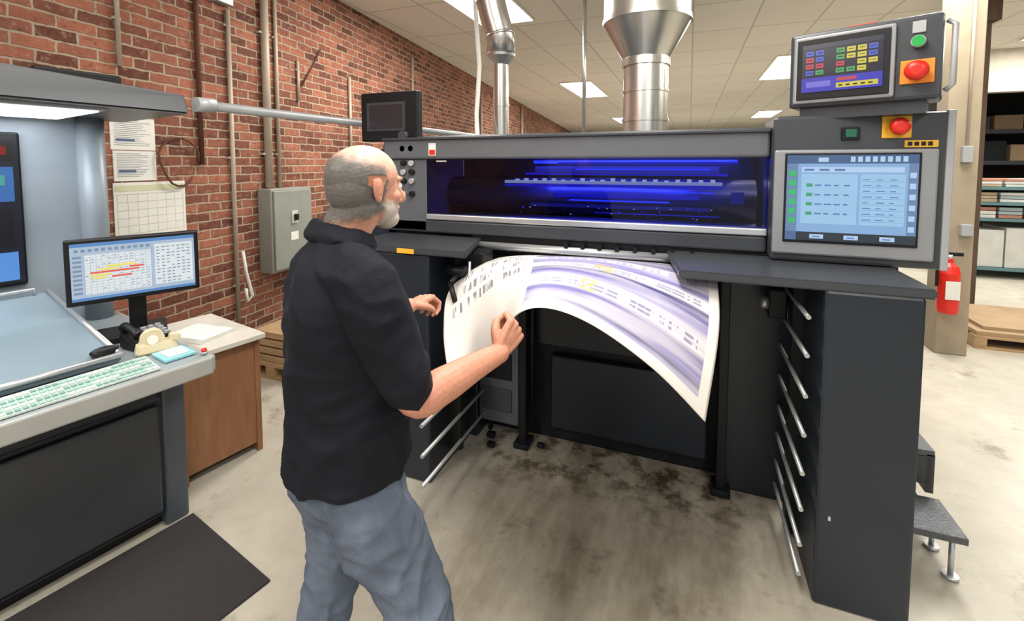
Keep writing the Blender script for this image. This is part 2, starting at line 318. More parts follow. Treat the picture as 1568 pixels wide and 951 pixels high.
def touch(o,x0,x1,z0,z1,y,kind):
    W=x1-x0;H=z1-z0
    def R(a,c,d,e,m,k=1): o.rect(x0+a*W,x0+c*W,z0+d*H,z0+e*H,y-.0012*k,m)
    if kind==1:
        U2=em('ui_panel2',178,206,236,.98); LN=em('ui_line',95,135,190,.85)
        R(0,1,0,1,em('ui_pale_blue',138,178,222,.92),0)
        R(0,1,.9,1,em('ui_steel',80,110,155,.75)); R(0,.09,0,.9,em('ui_side',112,142,184,.85)); R(0,1,0,.1,em('ui_dark',50,60,75,.6)); R(.93,1,.1,.9,em('ui_side',112,142,184,.85))
        for i in range(6): R(.02,.075,.2+i*.11,.27+i*.11,em('ui_green',60,190,110,.9),2)
        R(.12,.56,.20,.78,em('ui_panel',156,196,230,.98),1); R(.12,.9,.8,.86,U2,1); R(.58,.91,.2,.78,em('ui_panel',156,196,230,.98),1)
        for i in range(4):
            R(.16,.21,.30+i*.11,.34+i*.11,em('ui_green2',70,165,120,.9),2)
            for j in range(4): R(.23+j*.075,.23+j*.075+.03+.03*random.random(),.31+i*.11,.328+i*.11,LN,2)
        for i in range(8):
            R(.59,.90,.24+i*.065,.243+i*.065,LN,2)
            for j in range(3): R(.60+j*.1,.60+j*.1+.03+.04*random.random(),.258+i*.065,.268+i*.065,LN,2)
        for i in range(3): R(.2+i*.27,.31+i*.27,.025,.075,U2,2); R(.22+i*.27,.28+i*.27,.04,.055,LN,3)
        for i in range(8): R(.50+i*.055,.535+i*.055,.92,.98,U2,2)
        for i in range(3): R(.14+i*.12,.22+i*.12,.815,.84,LN,2)
        R(.25,.33,.92,.97,U2,2)
        for i in range(6): R(.94,.985,.14+i*.12,.2+i*.12,U2,2)
    elif kind==2:
        R(0,1,0,1,em('hmi_navy',22,26,50,.7),0); R(0,1,.0,.30,em('hmi_blue',60,60,190,.9)); R(0,1,.9,1,em('hmi_k',50,55,80,.6))
        cs=[('hmi_r',200,70,90),('hmi_b',80,100,205),('hmi_g',80,165,95),('hmi_y',225,210,80),('hmi_y',225,210,80),('hmi_b',80,100,205)]
        lay=["bb.gyyb","rb.gyyb","rr.r.yy","bg.ggy."]
        key={'b':1,'r':0,'g':2,'y':3}
        for r_,row in enumerate(lay):
            for c_,ch in enumerate(row):
                if ch=='.': continue
                nm=cs[key[ch]]; z=.76-r_*.135; xx=.05+c_*.13
                R(xx,xx+.105,z,z+.10,em(*nm,.85),2); R(xx+.02,xx+.085,z+.045,z+.058,BLACK,3)
        R(.06,.38,.10,.22,em('hmi_p',130,120,225,.85),2); R(.45,.95,.05,.15,em('hmi_y',225,210,80,.85),2); R(.45,.7,.19,.26,em('hmi_r',200,70,90,.85),2)
        for j in range(5): R(.48+j*.09,.53+j*.09,.08,.11,BLACK,3)
    elif kind==3:
        GRD=em('mon_grid',120,140,165,.8); CL=em('mon_cell',130,155,180,.85)
        R(0,1,0,1,em('mon_bg',176,195,216,.92),0); R(0,1,.94,1,em('mon_bar',90,140,200,.9)); R(.0,1,0,.05,em('mon_bar',90,140,200,.9))
        R(.10,.62,.10,.80,em('mon_white',224,230,232,.97)); R(.65,.98,.12,.88,em('mon_white',224,230,232,.97))
        for i in range(15): R(.10,.62,.12+i*.048,.123+i*.048,GRD,2)
        for i in range(13): R(.10+i*.0433,.1015+i*.0433,.10,.80,GRD,2)
        for (a,c_,zz,nm) in ((.14,.30,6,'y'),(.30,.42,7,'r'),(.44,.56,8,'r'),(.20,.36,8,'y'),(.14,.52,7,'r'),(.26,.50,9,'y'),(.16,.26,5,'y'),(.3,.46,5,'r')):
            R(a,c_,.125+zz*.048,.155+zz*.048,em(*({'y':('mon_yel',240,222,90),'r':('mon_red',230,90,70)}[nm]),1.0),3)
        for r_ in range(12):
            for c_ in range(7): 
                if random.random()<.8: R(.665+c_*.044,.665+c_*.044+.02+.014*random.random(),.15+r_*.06,.168+r_*.06,CL,2)
        for r_ in range(14):
            for c_ in range(12):
                if random.random()<.45: R(.107+c_*.0433,.128+c_*.0433,.13+r_*.048,.142+r_*.048,CL,2)
        for c_ in range(12): R(.03+c_*.05,.06+c_*.05,.85,.90,CL,2)
        for r_ in range(9): R(.015,.08,.12+r_*.078,.16+r_*.078,CL,2)
def mushroom(o,x,y,z,pm,r=.028):
    o.box(x-.05,x+.05,y-.008,y,z-.045,z+.045,pm,.003)
    o.cyl((x,y-.008,z),(x,y-.03,z),r*.65,RED,20); o.tube([(x,y-.03,z),(x,y-.038,z),(x,y-.052,z),(x,y-.058,z)],[r*.9,r*1.1,r*1.0,r*.5],RED,24)
b=Obj('touchscreen_control_panel',press); yt=2.34
b.box(.348,.975,yt,2.62,1.27,1.915,GREYD,.015); b.box(.955,.982,yt-.006,2.62,1.27,1.92,LGREY,.005)
b.box(.352,.93,yt-.02,yt,1.305,1.765,mat('bezel_silver_grey',C(142,144,147),.4,.2,.04),.012)
b.box(.392,.872,yt-.026,yt-.018,1.36,1.75,BLACK,.004)
touch(b,.40,.862,1.372,1.742,yt-.028,1)
b.rect(.82,.93,1.772,1.80,yt-.002,YEL); 
for i in range(4): b.rect(.83+i*.022,.845+i*.022,1.778,1.794,yt-.004,BLACK)
b.box(.60,.665,yt-.012,yt,1.805,1.86,BLACK,.003); b.box(.612,.653,yt-.02,yt-.01,1.815,1.85,GRND,.004)
mushroom(b,.79,yt,1.855,YEL,.032)
b.box(.50,.86,2.45,2.56,1.0,1.27,NAVY)
b.done()
b=Obj('auxiliary_operator_panel',press)
dr=V((.455,-.19,0)).normalized()
b.M=frame((.405,2.375,0),dr,V((0,0,1)).cross(dr))
b.box(0,.50,0,.2,1.95,2.27,GREYD,.015); b.box(.02,.365,-.018,0,1.965,2.25,MATS['bezel_silver_grey'],.012)
b.box(.035,.35,-.024,-.016,1.98,2.235,BLACK,.003); touch(b,.055,.33,2.01,2.21,-.026,2)
b.box(.41,.45,-.006,0,2.20,2.245,LGREY,.003); b.cyl((.43,-.004,2.165),(.43,-.03,2.165),.022,LGREY,20); b.cyl((.43,-.03,2.165),(.43,-.036,2.165),.019,GRN,20)
mushroom(b,.43,0,2.055,ORG,.034)
b.tube([(.51,.04,1.98),(.53,.03,2.0),(.53,.03,2.22),(.51,.04,2.24)],.010,LGREY,10)
b.box(.2,.30,.06,.1,2.268,2.285,RED,.003)
b.box(.04,.46,.03,.18,1.9,1.955,GREYD)
b.done()
b=Obj('status_monitor',press)
b.box(-2.0,-1.57,2.44,2.50,1.85,2.16,BLACK,.01); b.box(-1.95,-1.66,2.436,2.4405,1.915,2.095,GREYD); b.rect(-1.93,-1.68,1.93,2.08,2.4345,mat('screen_off',C(48,44,48),.2))
b.box(-1.72,-1.6,2.46,2.56,1.80,1.86,BLACK); b.cyl((-1.66,2.44,1.88),(-1.66,2.40,1.88),.03,GREYD,16)
b.box(-2.0,-1.8,2.44,2.9,0.0,1.80,NAVY,.01)
b.done()
b=Obj('step_platform')
TR=mat('tread_plate',C(92,95,100),.45,.5,.15,40,.3,120)
b.box(.82,1.075,2.28,2.52,.175,.205,TR,.004); b.box(.82,1.07,2.56,2.95,.37,.40,TR,.004)
b.box(.82,.85,2.5,2.95,.2,.37,GREYD); b.box(.84,1.06,2.56,2.58,.24,.37,GREYD); b.box(1.04,1.07,2.56,2.95,.2,.38,GREYD); b.box(.82,1.0,2.5,2.9,.175,.2,GREYD)
for (x,y,h) in ((.86,2.32,.18),(1.04,2.32,.18),(1.04,2.48,.18),(.86,2.9,.37),(1.05,2.9,.37)):
    b.cyl((x,y,.0),(x,y,h),.01,SILV,10); b.cyl((x,y,0),(x,y,.015),.028,SILV,14)
b.done()

# ---------------- printed sheet
rows=[[(-1.08,2.38,1.13),(-1.0,2.38,1.17),(-.84,2.38,1.195),(-.62,2.38,1.205),(-.35,2.38,1.207),(-.08,2.38,1.205),(.12,2.38,1.19)],
[(-1.16,2.10,1.05),(-1.03,2.12,1.15),(-.86,2.14,1.215),(-.64,2.15,1.245),(-.35,2.15,1.25),(-.08,2.13,1.222),(.123,2.1,1.185)],
[(-1.08,1.88,.90),(-.93,1.88,1.02),(-.75,1.83,1.18),(-.54,1.75,1.275),(-.32,1.80,1.255),(-.08,1.87,1.16),(.12,1.92,1.04)],
[(-.907,1.63,.784),(-.79,1.60,.84),(-.61,1.46,1.10),(-.44,1.30,1.262),(-.296,1.42,1.199),(-.099,1.57,1.013),(.07,1.69,.80)]]
def cr(p,t):
    n=len(p)-1; x=t*n; i=min(int(x),n-1); u=x-i
    a=p[max(i-1,0)];b_=p[i];c_=p[i+1];d=p[min(i+2,n)]
    return tuple(.5*((2*b_[k])+(-a[k]+c_[k])*u+(2*a[k]-5*b_[k]+4*c_[k]-d[k])*u*u+(-a[k]+3*b_[k]-3*c_[k]+d[k])*u**3) for k in range(3))
nu,nv=80,50; vs=[];uv=[]
for j in range(nv+1):
    t=j/nv
    for i in range(nu+1):
        s=i/nu; vs.append(cr([cr(r,s) for r in rows],t)); uv.append((s,t))
fs=[(j*(nu+1)+i,j*(nu+1)+i+1,(j+1)*(nu+1)+i+1,(j+1)*(nu+1)+i) for j in range(nv) for i in range(nu)]
me=bpy.data.meshes.new('printed_sheet'); me.from_pydata(vs,[],fs)
ul=me.uv_layers.new(name='UVMap')
for p in me.polygons:
    p.use_smooth=True
    for li in p.loop_indices: ul.data[li].uv=uv[me.loops[li].vertex_index]
sheet=bpy.data.objects.new('printed_sheet',me); bpy.context.scene.collection.objects.link(sheet)
sm=sheet.modifiers.new('thick','SOLIDIFY'); sm.thickness=.0015
m=bpy.data.materials.new('printed_paper'); m.use_nodes=True; nt=m.node_tree;N=nt.nodes;L=nt.links;bs=N['Principled BSDF']
uvn=N.new('ShaderNodeUVMap'); uvn.uv_map='UVMap'; sp=N.new('ShaderNodeSeparateXYZ'); L.new(uvn.outputs[0],sp.inputs[0])
U_=sp.outputs[0]; T_=sp.outputs[1]
def M_(op,a,b_=None):
    n=N.new('ShaderNodeMath'); n.operation=op
    for k,x in enumerate((a,b_)):
        if x is None: continue
        if isinstance(x,(int,float)): n.inputs[k].default_value=x
        else: L.new(x,n.inputs[k])
    return n.outputs[0]
def NZ(st,sc,det=4,rot=0,loc=(0,0,0)):
    mp=N.new('ShaderNodeMapping'); mp.inputs['Scale'].default_value=st; mp.inputs['Location'].default_value=loc; mp.inputs['Rotation'].default_value=(0,0,rot); L.new(uvn.outputs[0],mp.inputs[0]); n=N.new('ShaderNodeTexNoise'); n.inputs['Scale'].default_value=sc; n.inputs['Detail'].default_value=det; L.new(mp.outputs[0],n.inputs['Vector']); return n.outputs[0]
def RP(x,els):
    r=N.new('ShaderNodeValToRGB'); e=r.color_ramp.elements
    e[0].position,e[0].color=els[0]; e[1].position,e[1].color=els[-1]
    for p_,c_ in els[1:-1]: q=e.new(p_); q.color=c_
    L.new(x,r.inputs[0]); return r.outputs[0]
def MX(f_,a,b_):
    n=N.new('ShaderNodeMix'); n.data_type='RGBA'
    for k,x in ((0,f_),(6,a),(7,b_)):
        if isinstance(x,(tuple,float)): n.inputs[k].default_value=x
        else: L.new(x,n.inputs[k])
    return n.outputs[2]
def BOX(u0,u1,t0,t1): return M_('MULTIPLY',M_('MULTIPLY',M_('GREATER_THAN',U_,u0),M_('LESS_THAN',U_,u1)),M_('MULTIPLY',M_('GREATER_THAN',T_,t0),M_('LESS_THAN',T_,t1)))
BWs=lambda a,b_:[(a,(0,0,0,1)),(b_,(1,1,1,1))]
wob=M_('ADD',T_,M_('MULTIPLY',M_('SUBTRACT',NZ((2,6,1),1.0,4),.5),.05))
W1=C(224,218,222); LV=C(172,166,200); MV=C(118,114,166); DV=C(66,68,118); GV=C(146,146,174)
bands=RP(wob,[(.0,DV),(.12,GV),(.20,DV),(.27,MV),(.315,DV),(.335,W1),(.41,W1),(.43,LV),(.50,MV),(.52,W1),(.585,W1),(.605,DV),(.66,MV),(.70,LV),(.735,W1),(.79,W1),(.81,MV),(.88,LV),(.905,DV),(.92,LV),(1.0,W1)])
fine=RP(NZ((1.6,60,1),1.0,3),[(.35,(.70,.70,.84,1)),(.6,(1,1,1,1))])
mul=N.new('ShaderNodeMix'); mul.data_type='RGBA'; mul.blend_type='MULTIPLY'; mul.inputs[0].default_value=.8; L.new(bands,mul.inputs[6]); L.new(fine,mul.inputs[7])
cloud=RP(NZ((2.2,14,1),1.0,4,0,(4,2,0)),BWs(.46,.60)); pic=MX(M_('MULTIPLY',cloud,.5),mul.outputs[2],W1)
lines=M_('GREATER_THAN',M_('FRACT',M_('MULTIPLY',T_,42.0)),.45)
strk=M_('MULTIPLY',RP(NZ((75,3,1),1.0,2),BWs(.47,.52)),lines); tb=M_('MAXIMUM',M_('MAXIMUM',BOX(.5,.93,.345,.405),BOX(.5,.93,.525,.58)),BOX(.5,.93,.74,.785))
pic=MX(M_('MULTIPLY',M_('MULTIPLY',strk,tb),.65),pic,C(96,92,140))
spots=M_('MULTIPLY',RP(NZ((30,26,1),1.0,2,0,(5,5,0)),BWs(.46,.52)),M_('MAXIMUM',BOX(.64,.69,.50,.60),BOX(.62,.66,.72,.80)))
pic=MX(M_('MULTIPLY',spots,.8),pic,C(226,176,92))
mask=BOX(.455,.955,.04,.93)
white=C(232,226,220)
rowg=M_('LESS_THAN',M_('FRACT',M_('MULTIPLY',T_,9.0)),.62)
colg=M_('LESS_THAN',M_('FRACT',M_('MULTIPLY',U_,9.5)),.86)
t1=RP(NZ((95,5,1),1.0,2,.22),BWs(.50,.56))
tm=M_('MULTIPLY',M_('MULTIPLY',t1,M_('MULTIPLY',rowg,colg)),BOX(.06,.43,.06,.66))
base=MX(M_('MULTIPLY',tm,.75),white,C(84,86,104))
col=MX(mask,base,pic)
L.new(col,bs.inputs['Base Color']); bs.inputs['Roughness'].default_value=.55
me.materials.append(m)

# ---------------- console
cd=V((.196,.981,0)).normalized(); cb_=V((0,0,1)).cross(cd)
CM=frame((-1.96,1.37,0),cd,cb_)
con=empty('press_control_console')
TOP=mat('console_top_grey',C(142,150,152),.35,.1,.04); EDG=mat('console_edge',C(164,164,160),.4,.2,.05); TBL=mat('inspection_table_blue_grey',C(114,130,140),.35,.05,.04)
U0=-1.02
b=Obj('desk_body',con); b.M=CM
b.box(U0,0,0,1.15,.80,.85,TOP,.012); b.box(U0,0,-.012,.01,.775,.852,EDG,.008); b.box(-.012,.012,0,1.15,.785,.852,EDG,.006)
b.box(U0,-.02,.29,1.15,.06,.80,NAVY,.01)
b.box(U0,-.02,.34,1.12,.0,.07,BLACK); b.box(-.1,-.005,.28,1.15,.0,.80,mat('console_side_grey',C(76,82,88),.4),.012)
b.box(U0,-.11,.262,.29,.70,.765,NAVY,.012); b.box(U0,-.11,.262,.29,.625,.69,NAVY,.012)
b.box(U0,-.83,.265,.29,.09,.60,GREYD,.01); b.box(-.81,-.115,.265,.29,.09,.60,GREYD,.01)
b.add([(-.80,.262,.11),(-.73,.262,.11),(-.765,.262,.165)],[(0,1,2)],YEL); b.add([(-.775,.2605,.12),(-.755,.2605,.12),(-.765,.2605,.145)],[(0,1,2)],BLACK)
b.done()
b=Obj('key_strip',con); b.M=CM
b.hexa([(U0,.03,.852),(-.18,.03,.852),(-.18,.19,.852),(U0,.19,.852),(U0,.03,.858),(-.18,.03,.858),(-.18,.19,.875),(U0,.19,.875)],mat('key_bed',C(168,176,173),.5),.003)
kc=[mat('key_mint',C(140,178,166),.5),mat('key_white',C(190,198,192),.5),mat('key_green',C(108,152,138),.5)]
for i in range(42):
    for j in range(5):
        x=U0+.012+i*.0196; y=.042+j*.028; z=.858+(y-.03)*.106
        b.box(x,x+.014,y,y+.019,z,z+.004,kc[(i*3+j*5+i//4)%3])
b.done()
b=Obj('inspection_table',con); b.M=CM
b.hexa([(U0,.23,.86),(-.25,.23,.86),(-.29,1.02,1.02),(U0,1.02,1.02),(U0,.23,.90),(-.25,.23,.90),(-.29,1.02,1.06),(U0,1.02,1.06)],TBL,.008)
b.hexa([(U0,.28,.84),(-.3,.28,.84),(-.3,1.0,.84),(U0,1.0,.84),(U0,.28,.87),(-.3,.28,.87),(-.3,1.0,1.02),(U0,1.0,1.02)],GREYD)
b.tube([(-.262,.23,.905),(-.30,1.02,1.065)],.011,SILV,8); b.tube([(U0,.225,.897),(-.25,.225,.897)],.013,SILV,8)
b.cyl((-.34,.25,.915),(-.27,.25,.915),.02,BLACK,14); b.ell((-.30,.25,.925),(.05,.02,.018),BLACK,12)
b.tube([(-.8,1.0,1.06),(-.8,1.0,1.085),(-.35,1.0,1.085),(-.35,1.0,1.06)],.008,SILV,8)
b.done()
b=Obj('display_wall_and_hood',con); b.M=CM
PAN=mat('console_back_panel',C(140,150,160),.4,.1,.04)
b.box(U0,-.10,1.12,1.17,.84,1.97,PAN,.01)
b.cyl((-.08,1.10,.85),(-.08,1.10,1.95),.06,PAN,28)
b.box(U0,-.35,1.09,1.12,1.10,1.86,BLACK,.01)
b.rect(U0+.01,-.36,1.12,1.84,1.088,em('wall_screen_navy',22,30,50,.6))
for (x0_,x1_,z0_,z1_,mm) in [(-.9,-.38,1.72,1.82,('ws_dark',15,15,20,.4)),(-.51,-.40,1.75,1.79,('ws_red',200,50,50,.9)),(-.9,-.38,1.52,1.69,('ws_blue',60,110,180,.9)),(-.51,-.41,1.60,1.65,('ws_green',90,190,140,.9)),(-1.0,-.38,1.13,1.27,('ws_pale',90,150,225,.9)),(-.9,-.39,1.30,1.48,('ws_k',18,18,30,.5))]:
    b.rect(x0_,x1_,z0_,z1_,1.0865,em(mm[0],mm[1],mm[2],mm[3],mm[4]))
b.hexa([(U0,.33,1.955),(.09,.33,1.945),(.09,1.17,1.945),(U0,1.17,1.955),(U0,.36,2.12),(.085,.37,2.04),(.085,1.17,2.07),(U0,1.17,2.16)],GREYD,.01)
b.box(U0,-.2,.42,1.08,1.938,1.958,LGREY,.004); b.box(U0+.0,-.22,.45,1.05,1.932,1.939,em('hood_tube_light',240,250,255,2.6))
b.box(-.4,-.1,.55,.75,2.07,2.12,BLACK,.01)
b.done()
l=bpy.data.lights.new('hood_lamp','AREA'); l.shape='RECTANGLE'; l.size=.75; l.size_y=.55; l.energy=7; l.color=(.97,.98,1)
lo=bpy.data.objects.new('hood_lamp',l); lo.matrix_world=CM@Matrix.Translation((-.6,.75,1.925)); bpy.context.scene.collection.objects.link(lo); lo.parent=con
mdir=V((.22,.46,0)).normalized()
b=Obj('computer_monitor'); b.M=frame((-2.635,1.175,0),mdir,V((0,0,1)).cross(mdir))
b.box(0,.51,0,.04,1.045,1.355,BLACK,.008); b.box(.014,.496,-.003,.004,1.062,1.342,BLACK)
touch(b,.02,.49,1.068,1.336,-.004,3)
b.box(.15,.36,.035,.07,1.1,1.3,BLACK,.01); b.box(.22,.29,.05,.08,.87,1.2,BLACK,.008)
b.prism([(.12,-.05),(.36,-.05),(.38,.18),(.09,.18)],.853,.875,BLACK,.005)
b.done()
b=Obj('desk_telephone'); b.M=CM@Matrix.Translation((-.09,.345,.853))@Matrix.Rotation(.15,4,'Z')
b.hexa([(-.085,0,0),(.085,0,0),(.085,.12,0),(-.085,.12,0),(-.085,0,.03),(.085,0,.03),(.085,.12,.075),(-.085,.12,.075)],BLACK,.006)
b.tube([(-.06,.01,.065),(-.062,.04,.08),(-.062,.09,.095),(-.06,.12,.09)],[.022,.015,.015,.024],BLACK,12)
for i in range(3):
    for j in range(4): b.box(-.01+i*.03,.01+i*.03,.01+j*.024,.026+j*.024,.04+j*.008,.052+j*.008,LGREY)
b.done()
BEI=mat('beige_plastic',C(205,192,160),.45)
b=Obj('tape_dispenser'); b.M=CM@Matrix.Translation((-.12,.235,.853))@Matrix.Rotation(-.25,4,'Z')
b.hexa([(-.08,0,0),(.08,0,0),(.08,.08,0),(-.08,.08,0),(-.07,.01,.05),(.06,.01,.045),(.06,.07,.045),(-.07,.07,.05)],BEI,.008)
b.cyl((-.015,.02,.06),(-.015,.06,.06),.045,BEI,24); b.cyl((-.015,.012,.06),(-.015,.068,.06),.02,PAPER,18)
b.hexa([(.04,.02,.04),(.085,.02,.03),(.085,.06,.03),(.04,.06,.04),(.05,.02,.07),(.09,.02,.06),(.09,.06,.06),(.05,.06,.07)],BEI,.004); b.done()
b=Obj('notepad'); b.M=CM@Matrix.Translation((-.13,.08,.853)); 
CY=mat('cyan_paper',C(130,190,200),.6)
b.box(-.02,.10,0,.14,0,.012,CY,.002); b.box(0,.08,.02,.11,.012,.02,PAPER,.002); b.done()
b=Obj('red_push_button'); b.M=CM@Matrix.Translation((-.012,.05,.853)); b.cyl((0,0,0),(0,0,.012),.014,LGREY,16); b.cyl((0,0,.012),(0,0,.024),.011,RED,16); b.done()
b=Obj('floor_mat'); b.M=CM; b.box(-1.9,.0,-.41,.26,0,.012,mat('ribbed_rubber',C(58,56,56),.85,0,.15,60,.5,200,stretch=(1,4,1),spec=.2),.004); b.done()
WOOD=mat('brown_wood_laminate',C(142,98,66),.5,0,.15,5,0,stretch=(6,6,.8))
b=Obj('wooden_desk'); b.M=CM
b.box(.045,.49,.46,1.12,.68,.71,mat('laminate_top',C(205,200,190),.4),.004); b.box(.06,.46,.50,.53,.05,.68,WOOD,.004); b.box(.44,.47,.49,1.1,0,.68,WOOD,.004); b.box(.05,.08,.49,1.1,0,.68,WOOD,.004); b.box(.05,.47,1.07,1.1,.1,.68,WOOD)
b.done()
b=Obj('paper_stack'); b.M=CM@Matrix.Translation((.25,.74,.711))@Matrix.Rotation(.3,4,'Z'); 
for i in range(5): b.box(-.1+.004*i,.1+.004*i,-.14,.14,i*.004,i*.004+.0035,PAPER)
b.done()
PAL=mat('raw_pine',C(172,142,104),.7,0,.18,7,.1,40,stretch=(1,6,6))
CB=mat('cardboard',C(162,136,104),.8)
def pallet(name,M,w,d,extra=None):
    b=Obj(name); b.M=M
    for k in range(3): b.box(k*(w-.09)/2,k*(w-.09)/2+.09,0,d,.02,.10,PAL)
    for k in range(7): y=k*(d-.1)/6; b.box(0,w,y,y+.1,.10,.12,PAL)
    for k in range(3): y=k*(d-.1)/2; b.box(0,w,y,y+.1,0,.02,PAL)
    if extra: extra(b)
    b.done()
def ex1(b):
    for k in range(4): b.box(.02+.01*k,.42,.03,.55,.12+k*.065,.12+k*.065+.05,PAL,.004)
pallet('wooden_pallet',Matrix.Translation((-3.32,2.6,0)),.5,.6,ex1)
def ex2(b):
    b.box(.02,1.12,.02,1.0,.12,.16,CB,.003); b.box(.1,1.0,.1,.95,.16,.19,CB,.003)
pallet('wooden_pallet',Matrix.Translation((2.5,5.42,0)),1.15,1.05,ex2)
pallet('wooden_pallet',Matrix.Translation((3.9,5.9,0)),1.15,1.05,ex2)

# ---------------- wall items
b=Obj('electrical_panel_box'); b.M=WM@Matrix.Translation((-.06,0,0))
EB=mat('electrical_box_grey',C(150,152,144),.45,.2,.05)
b.box(3.12,3.66,-.15,0,.70,1.48,EB,.012); b.box(3.14,3.64,-.17,-.15,.72,1.46,EB,.01); b.box(3.35,3.43,-.18,-.17,1.14,1.26,mat('label_light',C(200,200,190),.5),.003); b.box(3.37,3.41,-.21,-.18,1.17,1.23,BLACK,.006)
b.box(3.62,3.65,-.19,-.16,1.05,1.15,SILV,.004); b.rect(3.34,3.44,.98,1.06,-.171,PAPER)
b.done()
COND=mat('painted_conduit',C(180,166,148),.5,.1,.08)
def conduit(s,z0,z1,r,m=COND,bends=None):
    b=Obj('conduit_pipe'); b.M=WM; pts=[(s,-r-.005,z0),(s,-r-.005,z1)]
    if bends: pts+=bends
    b.tube(pts,r,m,12)
    z=z0+.3
    while z<z1: b.box(s-r*1.8,s+r*1.8,-r*1.2,0,z,z+.02,m,.002); z+=1.1
    b.done()
RUST=mat('rusty_pipe',C(95,60,42),.7,.2,.2)
conduit(1.93,2.35,Z_C,.014); conduit(2.50,1.7,Z_C,.018,RUST); conduit(2.79,.35,2.99,.018); conduit(3.17,1.49,Z_C,.035); conduit(3.32,1.49,Z_C,.018)
conduit(3.62,2.35,2.75,.014); conduit(4.5,1.6,2.75,.018); conduit(6.15,1.6,3.35,.02); conduit(9.5,1.6,3.5,.03); conduit(13.5,1.6,3.5,.04); conduit(1.64,2.7,3.4,.014)
b=Obj('junction_box'); b.M=WM; b.box(2.66,2.82,-.06,0,3.02,3.16,LGREY,.006); b.tube([(2.72,-.03,3.16),(2.72,-.03,3.6)],.01,COND,8); b.done()
b=Obj('hanging_cable'); b.M=WM
pts=[(2.31+.15*math.cos(a)*(1+.1*math.sin(3*a)),-.03-.01*math.sin(a*2),1.72+.18*math.sin(a)) for a in [i*.35 for i in range(17)]]
b.tube(pts,.008,RUST,8); b.done()
b=Obj('power_cord'); b.M=WM; b.tube([(2.84,-.04,.95),(2.86,-.05,.75),(2.89,-.08,.55),(2.85,-.06,.5),(2.84,-.06,.62)],.014,WHITE,8); b.done()
b=Obj('cable_run'); b.M=WM; b.tube([(3.66,-.02,2.5),(3.85,-.02,2.75),(3.98,-.02,2.95)],.008,RUST,6); b.done()
b=Obj('cable_duct_tube'); GD=mat('grey_duct',C(160,162,164),.4,.3)
b.tube([(-2.258,1.545,1.995),(-2.1,4.75,2.0),(-2.0,4.85,2.0),(-1.45,4.9,1.99),(-1.42,4.9,1.95),(-1.42,4.9,1.81)],.025,GD,16); b.tube([(-2.258,1.545,1.995),(-2.25,1.63,1.998)],.036,LGREY,16); b.done()
def paper(name,s0,s1,z0,z1,kind):
    b=Obj(name); b.M=WM; b.box(s0,s1,-.006,0,z0,z1,PAPER)
    tint=mat('notice_print',C(150,158,170),.7)
    if kind=='cal':
        b.rect(s0+.01,s1-.01,z1-.06,z1-.02,-.0075,mat('calendar_header',C(205,205,170),.7))
        for i in range(8): x=s0+.02+i*(s1-s0-.04)/7; b.rect(x-.0008,x+.0008,z0+.03,z1-.08,-.0075,tint)
        for j in range(6): z=z0+.03+j*(z1-z0-.11)/5; b.rect(s0+.02,s1-.02,z-.0008,z+.0008,-.0075,tint)
    else:
        for j in range(14):
            z=z1-.02-j*(z1-z0-.04)/14; b.rect(s0+.02,s1-.02-.1*random.random(),z-.002,z+.0015,-.0075,tint)
        b.rect(s0+.03,s1-.14,z0+.06,z0+.075,-.008,mat('notice_dark',C(80,95,130),.7))
    b.done()
paper('wall_calendar',1.86,2.36,1.20,1.58,'cal'); paper('paper_notice',1.86,2.15,1.80,2.02,'n'); paper('paper_notice',1.87,2.15,1.59,1.795,'n')

# ---------------- ducts
b=Obj('exhaust_duct')
P=[(.15,1.81),(.15,2.0),(.157,2.0),(.157,2.02),(.15,2.02),(.15,2.2),(.157,2.2),(.157,2.215),(.15,2.215),(.15,2.38),(.162,2.38),(.162,2.43),(.155,2.43),(.29,2.67),(.30,2.67),(.30,2.70),(.29,2.70),(.29,3.0),(.30,3.0),(.30,3.03),(.29,3.03),(.29,Z_C-.01)]
b.lathe(-.30,3.35,P,STEEL,48); b.done()
b=Obj('exhaust_duct'); b.lathe(-1.38,3.32,[(.06,1.81),(.06,2.15),(.066,2.15),(.066,2.17),(.06,2.17),(.06,2.47),(.112,2.53),(.115,2.55)],STEEL,32)
b.tube([(-1.38,3.32,2.55),(-1.39,3.32,2.7),(-1.43,3.3,2.85),(-1.47,3.28,3.05),(-1.48,3.28,Z_C-.01)],[.112]*5,STEEL,32)
b.tube([(-1.385,3.32,2.68),(-1.39,3.32,2.70)],.118,STEEL,28); b.tube([(-1.45,3.29,2.95),(-1.455,3.29,2.97)],.118,STEEL,28); b.done()
b=Obj('air_hose'); b.tube([(-1.46,3.06,1.82),(-1.49,3.12,1.95),(-1.58,3.3,2.1),(-1.60,3.4,2.5),(-1.66,3.45,3.0),(-1.66,3.45,Z_C-.01)],.018,WHITE,10); b.done()
b=Obj('vent_pipe'); b.tube([(-1.05,4.8,1.81),(-1.05,4.8,Z_C-.01)],.02,STEEL,10); b.done()

